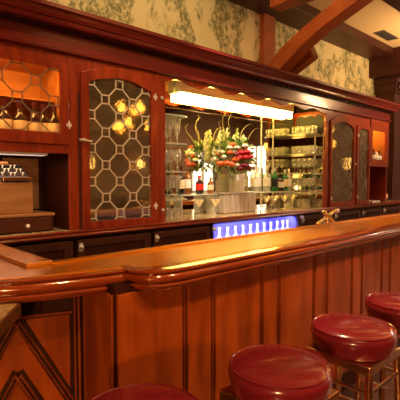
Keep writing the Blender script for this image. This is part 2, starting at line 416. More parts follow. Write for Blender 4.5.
for zt, zb in ((.858,.50),(.638,.30)):
    for sgn in (-1, 1):
        chev(.249, zt, zb, sgn).build('chevron_moulding', 'mould', bar, bevel=.002)

# brass fitting on the bar's inner edge
bf = T('brass_bar_tap', 'brass tap with crossed arms at the back edge of the bar', 'tap', (2.98,1.70,1.079))
MB().lathe([(.035,0),(.035,.006),(.016,.012),(.013,.05),(.02,.056),(.02,.07),(.0,.075)], (2.98,1.70,1.079), 16).build('post', 'brass', bf, smooth=True)
MB().tube([(2.83,1.70,1.085),(2.90,1.70,1.112),(2.98,1.70,1.135),(3.05,1.70,1.16),(3.10,1.70,1.182),(3.125,1.70,1.178)], .011, 10).build('spout', 'brass', bf, smooth=True)
MB().tube([(2.90,1.68,1.168),(2.94,1.69,1.158),(2.99,1.70,1.14),(3.06,1.71,1.11),(3.085,1.71,1.09)], .010, 10).build('handle', 'brass', bf, smooth=True)
kb = MB(); kb.ball((2.895,1.68,1.17), .02); kb.build('knob', 'brass', bf, smooth=True)
kb = MB(); kb.ball((3.13,1.70,1.172), .017); kb.build('spout_tip', 'nickel', bf, smooth=True)

# side table meeting the bar end
st = T('side_table', 'small wood-edged table with speckled stone top at the bar end', 'table', (.13,1.42,0))
tp = [(.572,1.535),(.23,1.085),(-.10,1.34),(.24,1.79)]
MB().prism(tp, .955, .984).build('table_top', 'tablestone', st)
wood_e = MB()
cx, cy = (.13+.572)/2-.12, 1.43
c = Vector((sum(p[0] for p in tp)/4, sum(p[1] for p in tp)/4))
for i in range(4):
    a = Vector(tp[i]); b = Vector(tp[(i+1)%4]); d = (b-a).normalized(); o = Vector((d.y,-d.x))
    if o.dot((a+b)/2-c) < 0: o = -o
    q = [a-d*.0, b+d*.0, b+o*.012, a+o*.012]
    wood_e.prism([(v.x,v.y) for v in q], .942, .986)
wood_e.build('table_edge', 'edgewood', st, bevel=.003)
MB().lathe([(.24,0),(.24,.03),(.06,.06),(.045,.3),(.05,.6),(.04,.85),(.12,.93),(.12,.955)], (c.x,c.y,0), 24).build('pedestal', 'darkwood', st, smooth=True)

# ------------------------------------------------------------------ bar stools
def make_stool(loc, label):
    r = T('bar_stool', label, 'bar stool', loc, 'red bar stools along the bar')
    x, y, _ = loc
    seat = MB().lathe([(0,.688),(.158,.688),(.166,.692),(.173,.715),(.1785,.738),(.181,.752),(.180,.764),(.1755,.774),(.1705,.779),(.166,.783),(.150,.790),(.10,.796),(.05,.798),(0,.799)], (x,y,0), 64).build('seat', 'leather', r, smooth=True)
    MB().lathe([(.1700,.7755),(.1745,.777),(.1765,.780),(.1745,.7835),(.170,.785),(.166,.7815)], (x,y,0), 64).build('piping', 'leather', seat, smooth=True)
    MB().box(x-.15,y-.15,.648,x+.15,y+.15,.6875).build('apron', 'warm_metal', r, bevel=.006)
    for sx in (-1,1):
        for sy in (-1,1):
            MB().tube([(x+sx*.137,y+sy*.137,.65),(x+sx*.165,y+sy*.165,.008)], .016, 12).build('leg', 'warm_metal', r, smooth=True)
            MB().lathe([(.02,0),(.02,.02),(.017,.024)], (x+sx*.166,y+sy*.166,0), 12).build('foot', 'black', r, smooth=True)
    for z in (.575,.36):
        e = .137 + (.65-z)/.642*.028
        for a, b in (((-e,-e),(e,-e)),((e,-e),(e,e)),((e,e),(-e,e)),((-e,e),(-e,-e))):
            MB().tube([(x+a[0],y+a[1],z),(x+b[0],y+b[1],z)], .009, 8).build('stretcher', 'chrome', r, smooth=True)
    return r
s0 = make_stool((1.218,.872,0), 'second bar stool from the left, large round oxblood red seat fully below the bar')
dup(s0, (.678,.945,0), 'leftmost bar stool, only the back rim of its dark red seat showing', 'red bar stools along the bar')
dup(s0, (1.772,.880,0), 'third bar stool from the left, its warm-toned square frame and legs in view', 'red bar stools along the bar')
dup(s0, (2.315,.884,0), 'farthest bar stool, red seat cut off by the right edge of the photo', 'red bar stools along the bar')

# ------------------------------------------------------------------ glass came lattice
def inside(p, poly):
    x, z = p; r = False; n = len(poly)
    for i in range(n):
        x1,z1 = poly[i]; x2,z2 = poly[(i+1)%n]
        if (z1 > z) != (z2 > z) and x < (x2-x1)*(z-z1)/(z2-z1)+x1: r = not r
    return r
def lattice(poly, ox, oz, a, s, y, w=.010, d=.006):
    mb = MB(); xs = [p[0] for p in poly]; zs = [p[1] for p in poly]; segs = []
    for i in range(-9,10):
        for j in range(-14,15):
            if (i+j) % 2: continue
            cx, cz = ox+i*a, oz+j*a
            if not (min(xs)-a < cx < max(xs)+a and min(zs)-a < cz < max(zs)+a): continue
            h = s/2
            segs += [((cx-h,cz-h),(cx+h,cz-h)),((cx+h,cz-h),(cx+h,cz+h)),((cx+h,cz+h),(cx-h,cz+h)),((cx-h,cz+h),(cx-h,cz-h))]
            segs += [((cx+h,cz+h),(cx+a-h,cz+a-h)),((cx+h,cz-h),(cx+a-h,cz-a+h))]
    for p, q in segs:
        N = 16; pts = [(p[0]+(q[0]-p[0])*t/N, p[1]+(q[1]-p[1])*t/N) for t in range(N+1)]
        run = []
        for pt in pts + [None]:
            if pt is not None and inside(pt, poly): run.append(pt)
            else:
                if len(run) > 1: mb.beam((run[0][0],y,run[0][1]),(run[-1][0],y,run[-1][1]), w, d, (0,1,0))
                run = []
    return mb
def arch_poly(x0, x1, z0, z1, rise, n=14):
    p = [(x0,z0),(x1,z0)]
    for k in range(n+1):
        t = k/n; p.append((x1+(x0-x1)*t, z1+rise*(1-(2*t-1)**2)))
    return p
def ring(outer, inner, y0, y1):     # frame between two polygons of equal vertex count in X-Z
    n = len(outer); mb = MB()
    v = [(x,y0,z) for x,z in outer]+[(x,y0,z) for x,z in inner]+[(x,y1,z) for x,z in outer]+[(x,y1,z) for x,z in inner]
    f = []
    for i in range(n):
        j = (i+1)%n
        f += [(i,j,n+j,n+i),(2*n+i,3*n+i,3*n+j,2*n+j),(i,2*n+i,2*n+j,j),(n+i,n+j,3*n+j,3*n+i)]
    return mb.add(v, f)

FY, NY = 2.85, 3.30        # cabinet face, niche back
def hinge(x, z, par):
    h = MB(); h.box(x-.018, FY-.033, z-.012, x+.018, FY-.024, z+.012); h.lathe([(.006,-.028),(.006,.028)], (x,FY-.032,z), 8)
    return h.build('hinge', 'nickel', par, bevel=.002)
def knob(x, z, par, name='knob', y=FY-.025, mat='nickel', r=.014):
    k = MB(); k.ball((x,y-.018,z), r); k.tube([(x,y,z),(x,y-.014,z)], .006, 8)
    return k.build(name, mat, par, smooth=True)

# --- left display cabinet with open niche below
ca = T('display_cabinet', 'mahogany wall cabinet with amber-lit leaded glass door over an open niche', 'cabinet', (.7,3.0,1.055))
c = MB(); c.box(-.12,FY,1.056,-.09,YB-.005,2.29); c.box(1.455,FY+.001,1.056,1.50,YB-.005,2.289); c.box(-.09,FY+.001,2.24,1.455,YB-.005,2.288); c.box(-.09,3.32,1.056,1.455,YB-.006,2.24)
c.build('carcass', 'wood', ca)
fr = MB(); fr.box(1.44,FY-.004,1.056,1.512,FY+.02,2.29); fr.box(-.12,FY-.004,2.225,1.44,FY+.02,2.29); fr.box(-.12,FY-.004,1.60,1.44,FY+.02,1.66)
fr.build('face_frame', 'wood', ca, bevel=.004)
MB().box(-.09,FY+.02,1.61,1.455,3.32,1.66).build('shelf', 'wood_h', ca)
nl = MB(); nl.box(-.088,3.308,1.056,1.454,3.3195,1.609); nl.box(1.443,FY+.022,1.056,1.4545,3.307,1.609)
nl.build('niche_shade', 'groove', ca)  # near-black sheets that put the niche's shade into colour
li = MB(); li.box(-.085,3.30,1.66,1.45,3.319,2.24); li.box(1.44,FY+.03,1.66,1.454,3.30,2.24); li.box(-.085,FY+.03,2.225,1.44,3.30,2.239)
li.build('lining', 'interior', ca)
MB().box(-.085,3.05,1.985,1.435,3.295,2.0).build('inner_shelf', 'interior', ca)
d = T('x','x','x'); bpy.data.objects.remove(d)
out_ = [(.66,1.662),(1.437,1.662),(1.437,2.223),(.66,2.223)]; inn_ = [(.72,1.742),(1.378,1.742),(1.378,2.182),(.72,2.182)]
dr = ring(out_, inn_, FY-.022, FY+.012).build('glazed_door', 'wood', ca, bevel=.004)
lattice(inn_, 1.209, 2.079, .1225, .064, FY-.004, .0075).build('lead_came', 'came_dark', dr)
MB().box(.715,FY-.001,1.737,1.383,FY+.002,2.187).build('pane', 'pane_clear', dr)
hinge(1.43, 1.80, dr)
out2 = [(-.10,1.662),(.655,1.662),(.655,2.223),(-.10,2.223)]; inn2 = [(-.04,1.742),(.595,1.742),(.595,2.182),(-.04,2.182)]
dr2 = ring(out2, inn2, FY-.022, FY+.012).build('glazed_door', 'wood', ca, bevel=.004)
lattice(inn2, .352, 2.079, .1225, .064, FY-.004, .0075).build('lead_came', 'came_dark', dr2)
MB().box(-.045,FY-.001,1.737,.60,FY+.002,2.187).build('pane', 'pane_clear', dr2)

# under-cabinet light and the cabinet's own lamp
ul = T('strip_light', 'slim pale strip light under the display cabinet above the till', 'light', (.6,2.9,1.585))
MB().box(-.05,2.876,1.586,1.30,2.946,1.608).build('housing', 'white', ul, bevel=.003)
MB().box(-.03,2.884,1.582,1.28,2.938,1.586).build('diffuser', 'strip', ul)
light('strip_light_lamp', 'AREA', (.75,2.95,1.575), 4, (1,.6,.35), 1.0, (.75,2.97,1.0), .05)
light('cabinet_lamp', 'AREA', (.75,2.885,2.215), 14, (1,.46,.09), 1.3, (.75,3.1,1.7), .06)

# --- tall cabinet with the arched leaded door
cb_ = T('tall_cabinet', 'tall mahogany cabinet with arched leaded glass door left of the mirror', 'cabinet', (1.87,3.0,1.055))
c = MB(); c.box(1.512,FY,1.056,1.53,YB-.005,2.29); c.box(2.225,FY,1.056,2.24,YB-.005,2.29); c.box(1.53,FY+.001,2.27,2.225,YB-.005,2.289); c.box(1.53,3.31,1.056,2.225,YB-.006,2.27); c.box(1.53,FY+.02,1.056,2.225,3.31,1.072)
c.build('carcass', 'darkwood', cb_)
ow = arch_poly(1.530,2.225,1.056,2.185,.075); iw = arch_poly(1.592,2.150,1.11,2.122,.062)
hd = MB().vprism([(1.512,2.31),(1.512,2.05),(1.531,2.05)]+[(x,z+.002) for x,z in ow[2:]][::-1]+[(2.224,2.05),(2.24,2.05),(2.24,2.31)], FY-.004, FY+.02)
hd.build('door_head', 'wood', cb_)
dr = ring(ow, iw, FY-.028, FY+.004).build('arched_door', 'wood', cb_, bevel=.005)
lattice(iw, 1.735, 2.017, .1225, .062, FY-.010, .009).build('lead_came', 'came', dr)
MB().vprism([(x,z) for x,z in iw], FY-.008, FY-.005).build('pane', 'pane', dr)
lt = MB(); lt.box(1.515,FY-.040,1.69,1.56,FY-.028,1.712); lt.tube([(1.50,FY-.045,1.702),(1.60,FY-.045,1.695)], .007, 8); lt.ball((1.535,FY-.045,1.702), .014)
lt.build('latch', 'nickel', dr, smooth=True)
hinge(2.19, 2.09, dr); hinge(2.19, 1.20, dr)
for z in (1.42,1.78): MB().box(1.532,FY+.08,z,2.223,3.308,z+.018).build('inner_shelf', 'darkwood', cb_)

# --- mirror bay
cm = T('mirror_bay', 'mirrored back bar bay with scalloped wooden surround behind the flowers', 'cabinet', (3.6,3.1,1.055))
c = MB(); c.box(2.24,FY,1.056,2.262,YB-.005,2.29); c.box(4.93,FY,1.056,4.98,YB-.005,2.29); c.box(2.262,NY+.012,1.056,4.93,YB-.006,2.44); c.box(2.262,FY+.03,2.40,4.93,NY+.012,2.44)
c.build('carcass', 'wood', cm)
MB().box(2.262,NY,1.056,4.93,NY+.01,2.40).build('back_mirror', 'mirror', cm)
MB().box(4.915,FY+.03,1.056,4.929,NY-.001,1.99).build('side_mirror', 'mirror', cm)
MB().box(2.262,FY+.03,2.385,4.915,NY-.001,2.399).build('soffit', 'interior', cm)
vl = [(2.24,2.31)]
N = 96
low = []
for k in range(N+1):
    x = 2.31+(4.90-2.31)*k/N
    ph = (x-2.31)/.43*PI
    z = 2.235 + .035*abs(math.sin(ph)) + .012*math.sin(ph*2.0)
    low.append((x, z))
MB().vprism([(2.31,2.31)]+low+[(4.90,2.31)], FY-.004, FY+.022).build('scalloped_valance', 'wood', cm)
for xa, sgn in ((2.24,1),(4.98,-1)):
    e = []
    for k in range(41):
        z = 1.056 + (2.31-1.056)*k/40
        e.append((xa + sgn*(.066+.014*abs(math.sin((z-1.05)/.25*PI))), z))
    MB().vprism([(xa,1.056)]+e+[(xa,2.31)], FY-.004, FY+.022).build('scalloped_stile', 'wood', cm)
knob(2.265, 2.095, cm, 'knob', FY-.002); knob(2.272, 1.16, cm, 'knob', FY-.002)
sp = []
for k in range(33):
    y = FY+.03+(NY-.02-FY-.03)*k/32; sp.append((y, 2.20+.035*abs(math.sin(k/32*PI*3))))
v = [(4.90,y,z) for y,z in sp]+[(4.90,y,1.992) for y,z in sp]; v += [(4.914,y,z) for y,z in sp]+[(4.914,y,1.992) for y,z in sp]
f = []
for k in range(32):
    f += [(k,k+1,33+k+1,33+k),(66+k,99+k,99+k+1,66+k+1),(k,66+k,66+k+1,k+1)]
MB().add(v, f).build('mirror_crest', 'etched', cm)
mt = MB(); mt.box(2.30,NY-.012,2.118,4.90,NY-.001,2.126); mt.build('mirror_joint', 'brass', cm)
for x in (4.18,4.42): MB().box(x,NY-.008,1.07,x+.012,NY-.001,2.2).build('mirror_joint', 'nickel', cm)
# corner shelves of glass
def cshelf(x, dx, z):
    p = [(x, NY-.012),(x, FY+.07)]
    for k in range(9):
        a = -PI/2 + k/8*PI/2; p.append((x+(abs(dx)-.07+.07*math.cos(a))*(1 if dx>0 else -1), FY+.14+.07*math.sin(a)))
    p.append((x+dx, NY-.012))
    return MB().prism(p if dx > 0 else p[::-1], z-.006, z+.006)
for z in (1.985,1.735,1.485,1.235):
    cshelf(2.335, .33, z).build('glass_shelf', 'shelfglass', cm); cshelf(4.895, -.20, z).build('glass_shelf', 'shelfglass', cm)

# fluorescent light
fl_ = T('fluorescent_light', 'long bright fluorescent light behind the scalloped valance over the mirror', 'light', (3.7,3.2,2.22))
MB().box(2.80,3.205,2.275,4.74,3.285,2.384).build('housing', 'white', fl_, bevel=.004)
MB().box(2.82,3.215,2.195,4.72,3.275,2.275).build('diffuser', 'tube', fl_, bevel=.012)

# --- right cabinets
def right_cab(x0, x1, label, arched, ox):
    r = T('glazed_cabinet', label, 'cabinet', ((x0+x1)/2,3.0,1.055))
    c = MB(); c.box(x0,FY,1.056,x0+.02,YB-.005,2.29); c.box(x1-.02,FY,1.056,x1,YB-.005,2.29); c.box(x0+.02,FY+.001,2.27,x1-.02,YB-.005,2.289); c.box(x0+.02,3.31,1.056,x1-.02,YB-.006,2.27)
    c.build('carcass', 'darkwood', r)
    rise = .09 if arched else .03
    o = arch_poly(x0+.02,x1-.02,1.06,2.16,rise); i = arch_poly(x0+.072,x1-.072,1.115,2.10,rise*.75)
    hd = MB().vprism([(x0,2.31),(x0,2.05),(x0+.021,2.05)]+[(x,z+.002) for x,z in o[2:]][::-1]+[(x1-.021,2.05),(x1,2.05),(x1,2.31)], FY-.004, FY+.02)
    hd.build('door_head', 'wood', r)
    d = ring(o, i, FY-.028, FY+.004).build('glazed_door', 'wood', r, bevel=.004)
    lattice(i, ox, 2.0, .1225, .062, FY-.010, .006).build('lead_came', 'came_dark', d)
    MB().vprism(i, FY-.008, FY-.005).build('pane', 'pane', d)
    hinge(x0+.05, 2.02, d); hinge(x0+.05, 1.17, d); knob(x1-.045, 1.62, d, 'knob', FY-.028)
    for z in (1.42,1.76): MB().box(x0+.022,FY+.08,z,x1-.022,3.308,z+.018).build('inner_shelf', 'darkwood', r)
    return r
right_cab(4.98, 5.69, 'arched leaded glass cabinet door just right of the mirror bay', True, 5.33)
right_cab(5.69, 6.14, 'narrow glazed cabinet between the arched door and the amber-lit cupboard', False, 5.91)
light('narrow_cabinet_fill', 'AREA', (5.91,3.0,2.26), 2.5, (1,.50,.13), .3, (5.95,3.0,1.7), .08)  # added lamp that gives the narrow cabinet its amber glow
cl = T('lit_cupboard', 'amber-lit open cupboard with dark niche at the right end of the back bar', 'cabinet', (6.45,3.0,1.055))
c = MB(); c.box(6.14,FY,1.056,6.165,YB-.005,2.29); c.box(6.73,FY,1.056,6.76,YB-.005,2.29); c.box(6.165,FY+.001,2.25,6.73,YB-.005,2.289); c.box(6.165,3.31,1.056,6.73,YB-.006,2.25)
c.build('carcass', 'wood', cl)
fr = ring([(6.14,1.60),(6.76,1.60),(6.76,2.30),(6.14,2.30)], [(6.20,1.70),(6.68,1.70),(6.68,2.13),(6.20,2.13)], FY-.02, FY+.01)
fr.build('face_frame', 'wood', cl, bevel=.004)
MB().box(6.165,FY+.01,1.64,6.73,3.31,1.67).build('shelf', 'wood_h', cl)
li = MB(); li.box(6.166,3.295,1.67,6.729,3.309,2.249); li.box(6.166,FY+.02,1.67,6.178,3.295,2.249); li.box(6.717,FY+.02,1.67,6.729,3.295,2.249)
li.build('lining', 'interior', cl)
light('cupboard_lamp', 'AREA', (6.44,3.02,2.235), 5.0, (1,.46,.09), .45, (6.44,3.05,1.7), .1)

# --- cornice and frieze
co = T('cornice', 'deep moulded mahogany cornice running along the top of the back bar', 'cornice', (3.3,2.8,2.29))
pth = [(6.80,YB-.003),(6.80,2.83),(-.15,2.83)]
pf = lambda pr: MB().sweep([(-.15,2.83),(6.80,2.83),(6.80,YB-.003)], pr)
pf([(-.10,2.29),(.0,2.29),(.012,2.298),(.012,2.318),(0,2.325),(0,2.425),(-.10,2.425)]).build('frieze', 'cornice', co, smooth=True)
pf([(-.10,2.425),(.02,2.425),(.02,2.447),(-.10,2.447)]).build('fillet', 'groove', co)
pf([(-.10,2.447),(.06,2.447),(.075,2.452),(.085,2.47),(.085,2.48),(.095,2.485),(.105,2.51),(.125,2.53),(.13,2.535),(.13,2.56),(-.10,2.56)]).build('crown_moulding', 'cornice', co, smooth=True)
dn = MB()
x = -.1
while x < 6.8:
    dn.box(x, 2.795, 2.433, x+.05, 2.812, 2.447); x += .10
dn.build('dentils', 'groove', co)
MB().box(-.15,2.84,2.535,6.79,YB-.003,2.56).build('top_board', 'cornice', co)

# --- worktop and base units
wt = T('back_counter', 'long back bar counter with stone top and wooden edge', 'counter', (3.2,3.0,1.02))
MB().box(-.15,2.815,1.022,7.35,YB-.003,1.055).build('counter_slab', 'counter', wt)
MB().sweep([(-.15,2.815),(7.35,2.815)], [(-.01,1.005),(.0,1.005),(.012,1.012),(.016,1.022),(.010,1.032),(.010,1.04),(.018,1.047),(.012,1.056),(-.01,1.056)]).build('nosing', 'wood_h', wt, smooth=True)
def base_unit(x0, x1, nd, label):
    r = T('base_cabinet', label, 'cabinet', ((x0+x1)/2,3.0,0), 'base cabinets under the back counter')
    MB().box(x0+.002,2.87,.08,x1-.002,YB-.01,1.004).build('carcass', 'darkwood', r)
    MB().box(x0+.01,2.92,0,x1-.01,YB-.02,.08).build('plinth', 'black', r)
    w = (x1-x0)/nd
    for k in range(nd):
        a, b = x0+k*w+.012, x0+(k+1)*w-.012
        d = MB().box(a,2.848,.10,b,2.87,.985).build('cabinet_door', 'groove', r, bevel=.003)
        ring([(a+.004,.104),(b-.004,.104),(b-.004,.981),(a+.004,.981)], [(a+.07,.17),(b-.07,.17),(b-.07,.925),(a+.07,.925)], 2.836, 2.8485).build('door_frame', 'darkwood', d, bevel=.004)
        p = MB(); p.box(a+.015,2.826,.90,a+.045,2.836,.96); p.ball((a+.03,2.815,.93), .016)
        p.build('pull', 'nickel', d)
    return r
base_unit(-.12, 1.47, 2, 'dark wooden base cabinet below the till niche')
base_unit(1.47, 2.86, 2, 'dark panelled base cabinet below the arched door, left of the blue cooler')
base_unit(4.34, 5.9, 2, 'dark base cabinet to the right of the blue-lit cooler')
base_unit(5.9, 7.3, 2, 'dark base cabinet at the far right end under the counter')
cr_ = T('bottle_cooler', 'blue-lit glass fronted bottle cooler under the back counter', 'cooler', (3.6,3.0,0))
c = MB(); c.box(2.865,2.85,.06,2.89,YB-.02,1.004); c.box(4.31,2.85,.06,4.335,YB-.02,1.004); c.box(2.89,3.28,.06,4.31,YB-.02,1.004); c.box(2.89,2.85,.06,4.31,3.28,.12); c.box(2.89,2.851,1.0,4.31,3.28,1.004)
c.build('cabinet', 'black', cr_)
li = MB(); li.box(2.891,3.262,.12,4.309,3.279,.998); li.box(2.891,2.86,.122,2.898,3.26,.998); li.box(4.302,2.86,.122,4.309,3.26,.998)
li.build('lining', 'cooler_in', cr_)
MB().box(2.90,2.90,.635,4.30,3.26,.645).build('shelf', 'cooler_in', cr_)
MB().box(2.91,3.19,.985,4.29,3.23,.997).build('led_strip', 'blueled', cr_)
dr = ring([(2.868,.10),(4.332,.10),(4.332,1.003),(2.868,1.003)], [(2.885,.13),(4.315,.13),(4.315,.992),(2.885,.992)], 2.832, 2.85).build('glass_door', 'darkwood', cr_)
MB().box(2.882,2.840,.127,4.318,2.843,.995).build('pane', 'pane_clear', dr)
p = MB(); p.box(2.862,2.815,.93,2.90,2.832,.97); p.ball((2.865,2.81,.95), .018); p.build('handle', 'nickel', dr)
p = MB(); p.box(4.33,2.815,.95,4.36,2.832,.99); p.ball((4.36,2.81,.97), .018); p.build('lock', 'nickel', dr)
light('cooler_lamp', 'AREA', (3.6,2.93,.985), 26, (.6,.58,1), 1.35, (3.6,3.1,.6), .06)

# ------------------------------------------------------------------ bottles
def bottle(loc, label, group, glass, lab='label', cap='capsule', h=.30, r=.038, sm=True):
    t = T('bottle', label, 'bottle', loc, group)
    x,y,z = loc
    MB().lathe([(0,.0),(r*.9,0),(r,.006),(r,h*.58),(r*.93,h*.64),(r*.55,h*.72),(r*.36,h*.78),(r*.34,h*.97),(r*.42,h*.975),(r*.42,h),(0,h)], loc, 18).build('body', glass, t, smooth=True)
    MB().lathe([(r*1.012,h*.22),(r*1.02,h*.225),(r*1.02,h*.54),(r*1.012,h*.545)], loc, 18).build('paper_label', lab, t, smooth=True)
    MB().lathe([(r*.38,h*.84),(r*.40,h*.85),(r*.40,h*.97),(r*.45,h*.975),(r*.45,h*1.004),(0,h*1.006)], loc, 14).build('cap', cap, t, smooth=True)
    return t
gw = 'wine bottles in the leaded glass cabinet'
b0 = bottle((1.145,2.965,1.661), 'dark wine bottle with cream label, third from the right in the lit leaded cabinet', gw, 'darkglass', h=.285, r=.045)
for x, y, lb in ((1.043,2.965,'dark wine bottle with cream label, leftmost in the lit leaded cabinet'),
                 (1.247,2.965,'dark wine bottle with cream label in the middle pair of the lit leaded cabinet'),
                 (1.325,3.0,'dark wine bottle second from the right, set slightly back in the lit leaded cabinet'),
                 (1.388,2.96,'dark wine bottle against the right side of the lit leaded cabinet')):
    dup(b0, (x,y,1.661), lb, gw)
gn = 'spirit bottles before the mirror'
# glass riser along the mirror
rs = T('bottle_riser', 'low clear glass riser along the foot of the mirror holding the bottles', 'shelf', (3.6,3.2,1.056))
for a, b in ((2.74,3.245),(3.84,4.66)):
    MB().box(a,3.13,1.255,b,3.285,1.265).build('glass_plank', 'shelfglass', rs)
    for x in (a+.02,b-.03):
        MB().box(x,3.15,1.056,x+.012,3.27,1.255).build('upright', 'shelfglass', rs)
spec = [((2.80,3.20,1.266),'darkglass','label','capsule',.27,.035,'dark bottle at the left end of the glass riser by the stemmed glasses'),
        ((2.90,3.21,1.266),'amberglass','whitelabel','brass',.28,.035,'tall amber bottle with pale label on the left half of the riser'),
        ((3.05,3.20,1.266),'darkglass','red','red',.19,.042,'short dark bottle with red cap left of the white flower vase'),
        ((3.22,3.21,1.266),'amberglass','label','brass',.17,.035,'small amber bottle tucked left of the flower vase'),
        ((4.00,3.20,1.266),'clearbottle','whitelabel','white',.29,.046,'clear bottle just right of the white flower vase'),
        ((4.17,3.20,1.266),'clearbottle','whitelabel','white',.31,.046,'clear tall-necked bottle second to the right of the flower vase'),
        ((4.33,3.20,1.266),'greenglass','black','nickel',.29,.042,'green bottle with dark label right of the clear bottles'),
        ((4.47,3.21,1.266),'darkglass','whitelabel','black',.21,.048,'squat black bottle with white label between two green bottles'),
        ((4.545,3.20,1.266),'greenglass','label','nickel',.27,.036,'slim green bottle right of the squat black bottle'),
        ((4.615,3.19,1.266),'clearbottle','whitelabel','white',.28,.034,'thin clear bottle at the right end of the glass riser')]
for loc, g, l, c, h, r, lb in spec: bottle(loc, lb, gn, g, l, c, h, r)
gc = 'small bottles in the blue cooler'
cb0 = None
for k, x in enumerate((3.09,3.21,3.33,3.45,3.57,3.69,3.81,3.93,4.05,4.16,4.255)):
    dz = (0,-.005,0,-.006,0,-.012,.012,0,.008,0,.01)[k]
    lb = 'pale bottle under blue light, number %s from the left in the cooler' % ('one two three four five six seven eight nine ten eleven'.split()[k])
    ordn = 'first second third fourth fifth sixth seventh eighth ninth tenth eleventh'.split()[k]
    lb = 'small pale bottle in the blue-lit cooler, %s from the left' % ordn
    if cb0 is None: cb0 = bottle((x,2.95,.646), lb, gc, 'frostbottle', 'whitelabel', 'white', .285, .032)
    else: dup(cb0, (x,2.95,.646+0*dz), lb, gc)
bottle((6.42,2.915,1.671), 'white-labelled bottle at the left inside the small amber-lit cupboard', 'bottles in the lit cupboard', 'darkglass', 'whitelabel', 'capsule', .2, .036)
bottle((6.53,2.915,1.671), 'pale bottle in the middle of the small amber-lit cupboard', 'bottles in the lit cupboard', 'clearbottle', 'whitelabel', 'white', .16, .036)
bottle((6.63,2.92,1.671), 'dark bottle at the right inside the small amber-lit cupboard', 'bottles in the lit cupboard', 'darkglass', 'whitelabel', 'capsule', .18, .036)
gg = 'bottles in the narrow glazed cabinet'
bottle((5.985,2.975,1.439), 'dark bottle behind the narrow glazed door, left of two', gg, 'darkglass', 'whitelabel', 'capsule', .22, .036)
bottle((6.075,2.975,1.439), 'dark bottle behind the narrow glazed door, right of two', gg, 'darkglass', 'whitelabel', 'capsule', .22, .036)
bottle((6.90,2.95,1.056), 'bottle with a bright red cap at the right end of the back counter', 'counter bottles', 'amberglass', 'red', 'red', .22, .045)
bottle((7.05,2.99,1.056), 'amber bottle standing just right of the red-capped one', 'counter bottles', 'amberglass', 'label', 'brass', .2, .036)
tr = T('bar_tray', 'small pale tray on the counter in front of the dark right niche', 'tray', (6.47,2.95,1.056))
MB().box(6.34,2.88,1.056,6.62,3.02,1.064).build('tray_base', 'nickel', tr, bevel=.003)
rm = MB(); rm.box(6.34,2.88,1.064,6.62,2.888,1.085); rm.box(6.34,3.012,1.064,6.62,3.02,1.085); rm.box(6.34,2.888,1.064,6.348,3.012,1.085); rm.box(6.612,2.888,1.064,6.62,3.012,1.085)
rm.build('tray_rim', 'nickel', tr)

# ------------------------------------------------------------------ glassware
def glass_mesh(kind):
    mb = MB()
    if kind == 'wine': mb.shell([(.034,0),(.032,.003),(.006,.008),(.004,.02),(.004,.075),(.012,.085),(.032,.11),(.038,.14),(.036,.165),(.031,.19)])
    if kind == 'flute': mb.shell([(.032,0),(.030,.003),(.006,.008),(.004,.02),(.004,.06),(.012,.075),(.024,.12),(.029,.17),(.028,.215)])
    if kind == 'martini': mb.shell([(.038,0),(.036,.003),(.006,.008),(.004,.02),(.004,.085),(.01,.092),(.062,.165)])
    if kind == 'tumbler': mb.shell([(.0,.004),(.034,.004),(.035,.0),(.036,.01),(.040,.10)])
    return mb
def glass_proto(kind, name, loc, label, cat, group):
    mb = glass_mesh(kind)
    o = mb.build(name, 'glass', smooth=True); o.location = loc
    return tag(o, label, cat, group)
gl_left = 'stemmed glasses on the left corner shelves'
shelf_word = {1.991:'top',1.741:'second',1.491:'third',1.241:'lowest'}
P1 = None; P2 = None; PT = None
def place(kind, loc, label, group):
    global P1, P2, PT
    if kind == 'wine':
        if P1 is None: P1 = glass_proto('wine','wine_glass',loc,label,'wine glass',group); return P1
        return dup(P1, loc, label, group)
    if kind == 'flute':
        if P2 is None: P2 = glass_proto('flute','champagne_flute',loc,label,'champagne flute',group); return P2
        return dup(P2, loc, label, group)
    if PT is None: PT = glass_proto('tumbler','tumbler',loc,label,'tumbler',group); return PT
    return dup(PT, loc, label, group)
spots = [(.06,-.31),(.14,-.31),(.22,-.31),(.275,-.24),(.06,-.21),(.145,-.20),(.225,-.16),(.06,-.10),(.145,-.09)]
spots_r = [(.05,-.07),(.13,-.07),(.05,-.15),(.13,-.15),(.05,-.23),(.13,-.23),(.05,-.31),(.13,-.31)]
for z, kind in ((1.741,'flute'),(1.491,'wine'),(1.241,'flute')):
    for dx, dy in spots:
        place(kind, (2.335+dx,NY-.02+dy,z), 'clear %s glass on the %s glass shelf left of the mirror' % ('flute' if kind=='flute' else 'wine', shelf_word[z]),
              '%s glasses on the %s left corner shelf' % (kind, shelf_word[z]))
for z, kind in ((1.991,'tumbler'),(1.741,'tumbler'),(1.491,'wine'),(1.241,'wine')):
    for dx, dy in spots_r:
        nm = 'tumbler' if kind == 'tumbler' else 'wine glass'
        place(kind, (4.895-dx,NY-.02+dy,z), 'clear %s on the %s glass shelf right of the mirror' % (nm, shelf_word[z]),
              '%ss on the %s right corner shelf' % (nm, shelf_word[z]))
for k, (dx, dy) in enumerate(spots[:6]):
    place('tumbler', (2.345+dx,NY-.02+dy,1.056), 'clear tumbler on the counter below the left corner shelves', 'tumblers on the counter at the left corner')
for k, (dx, dy) in enumerate(spots_r[:6]):
    place('tumbler', (4.885-dx,NY-.02+dy,1.056), 'clear tumbler on the counter below the right corner shelves', 'tumblers on the counter at the right corner')
pm = None
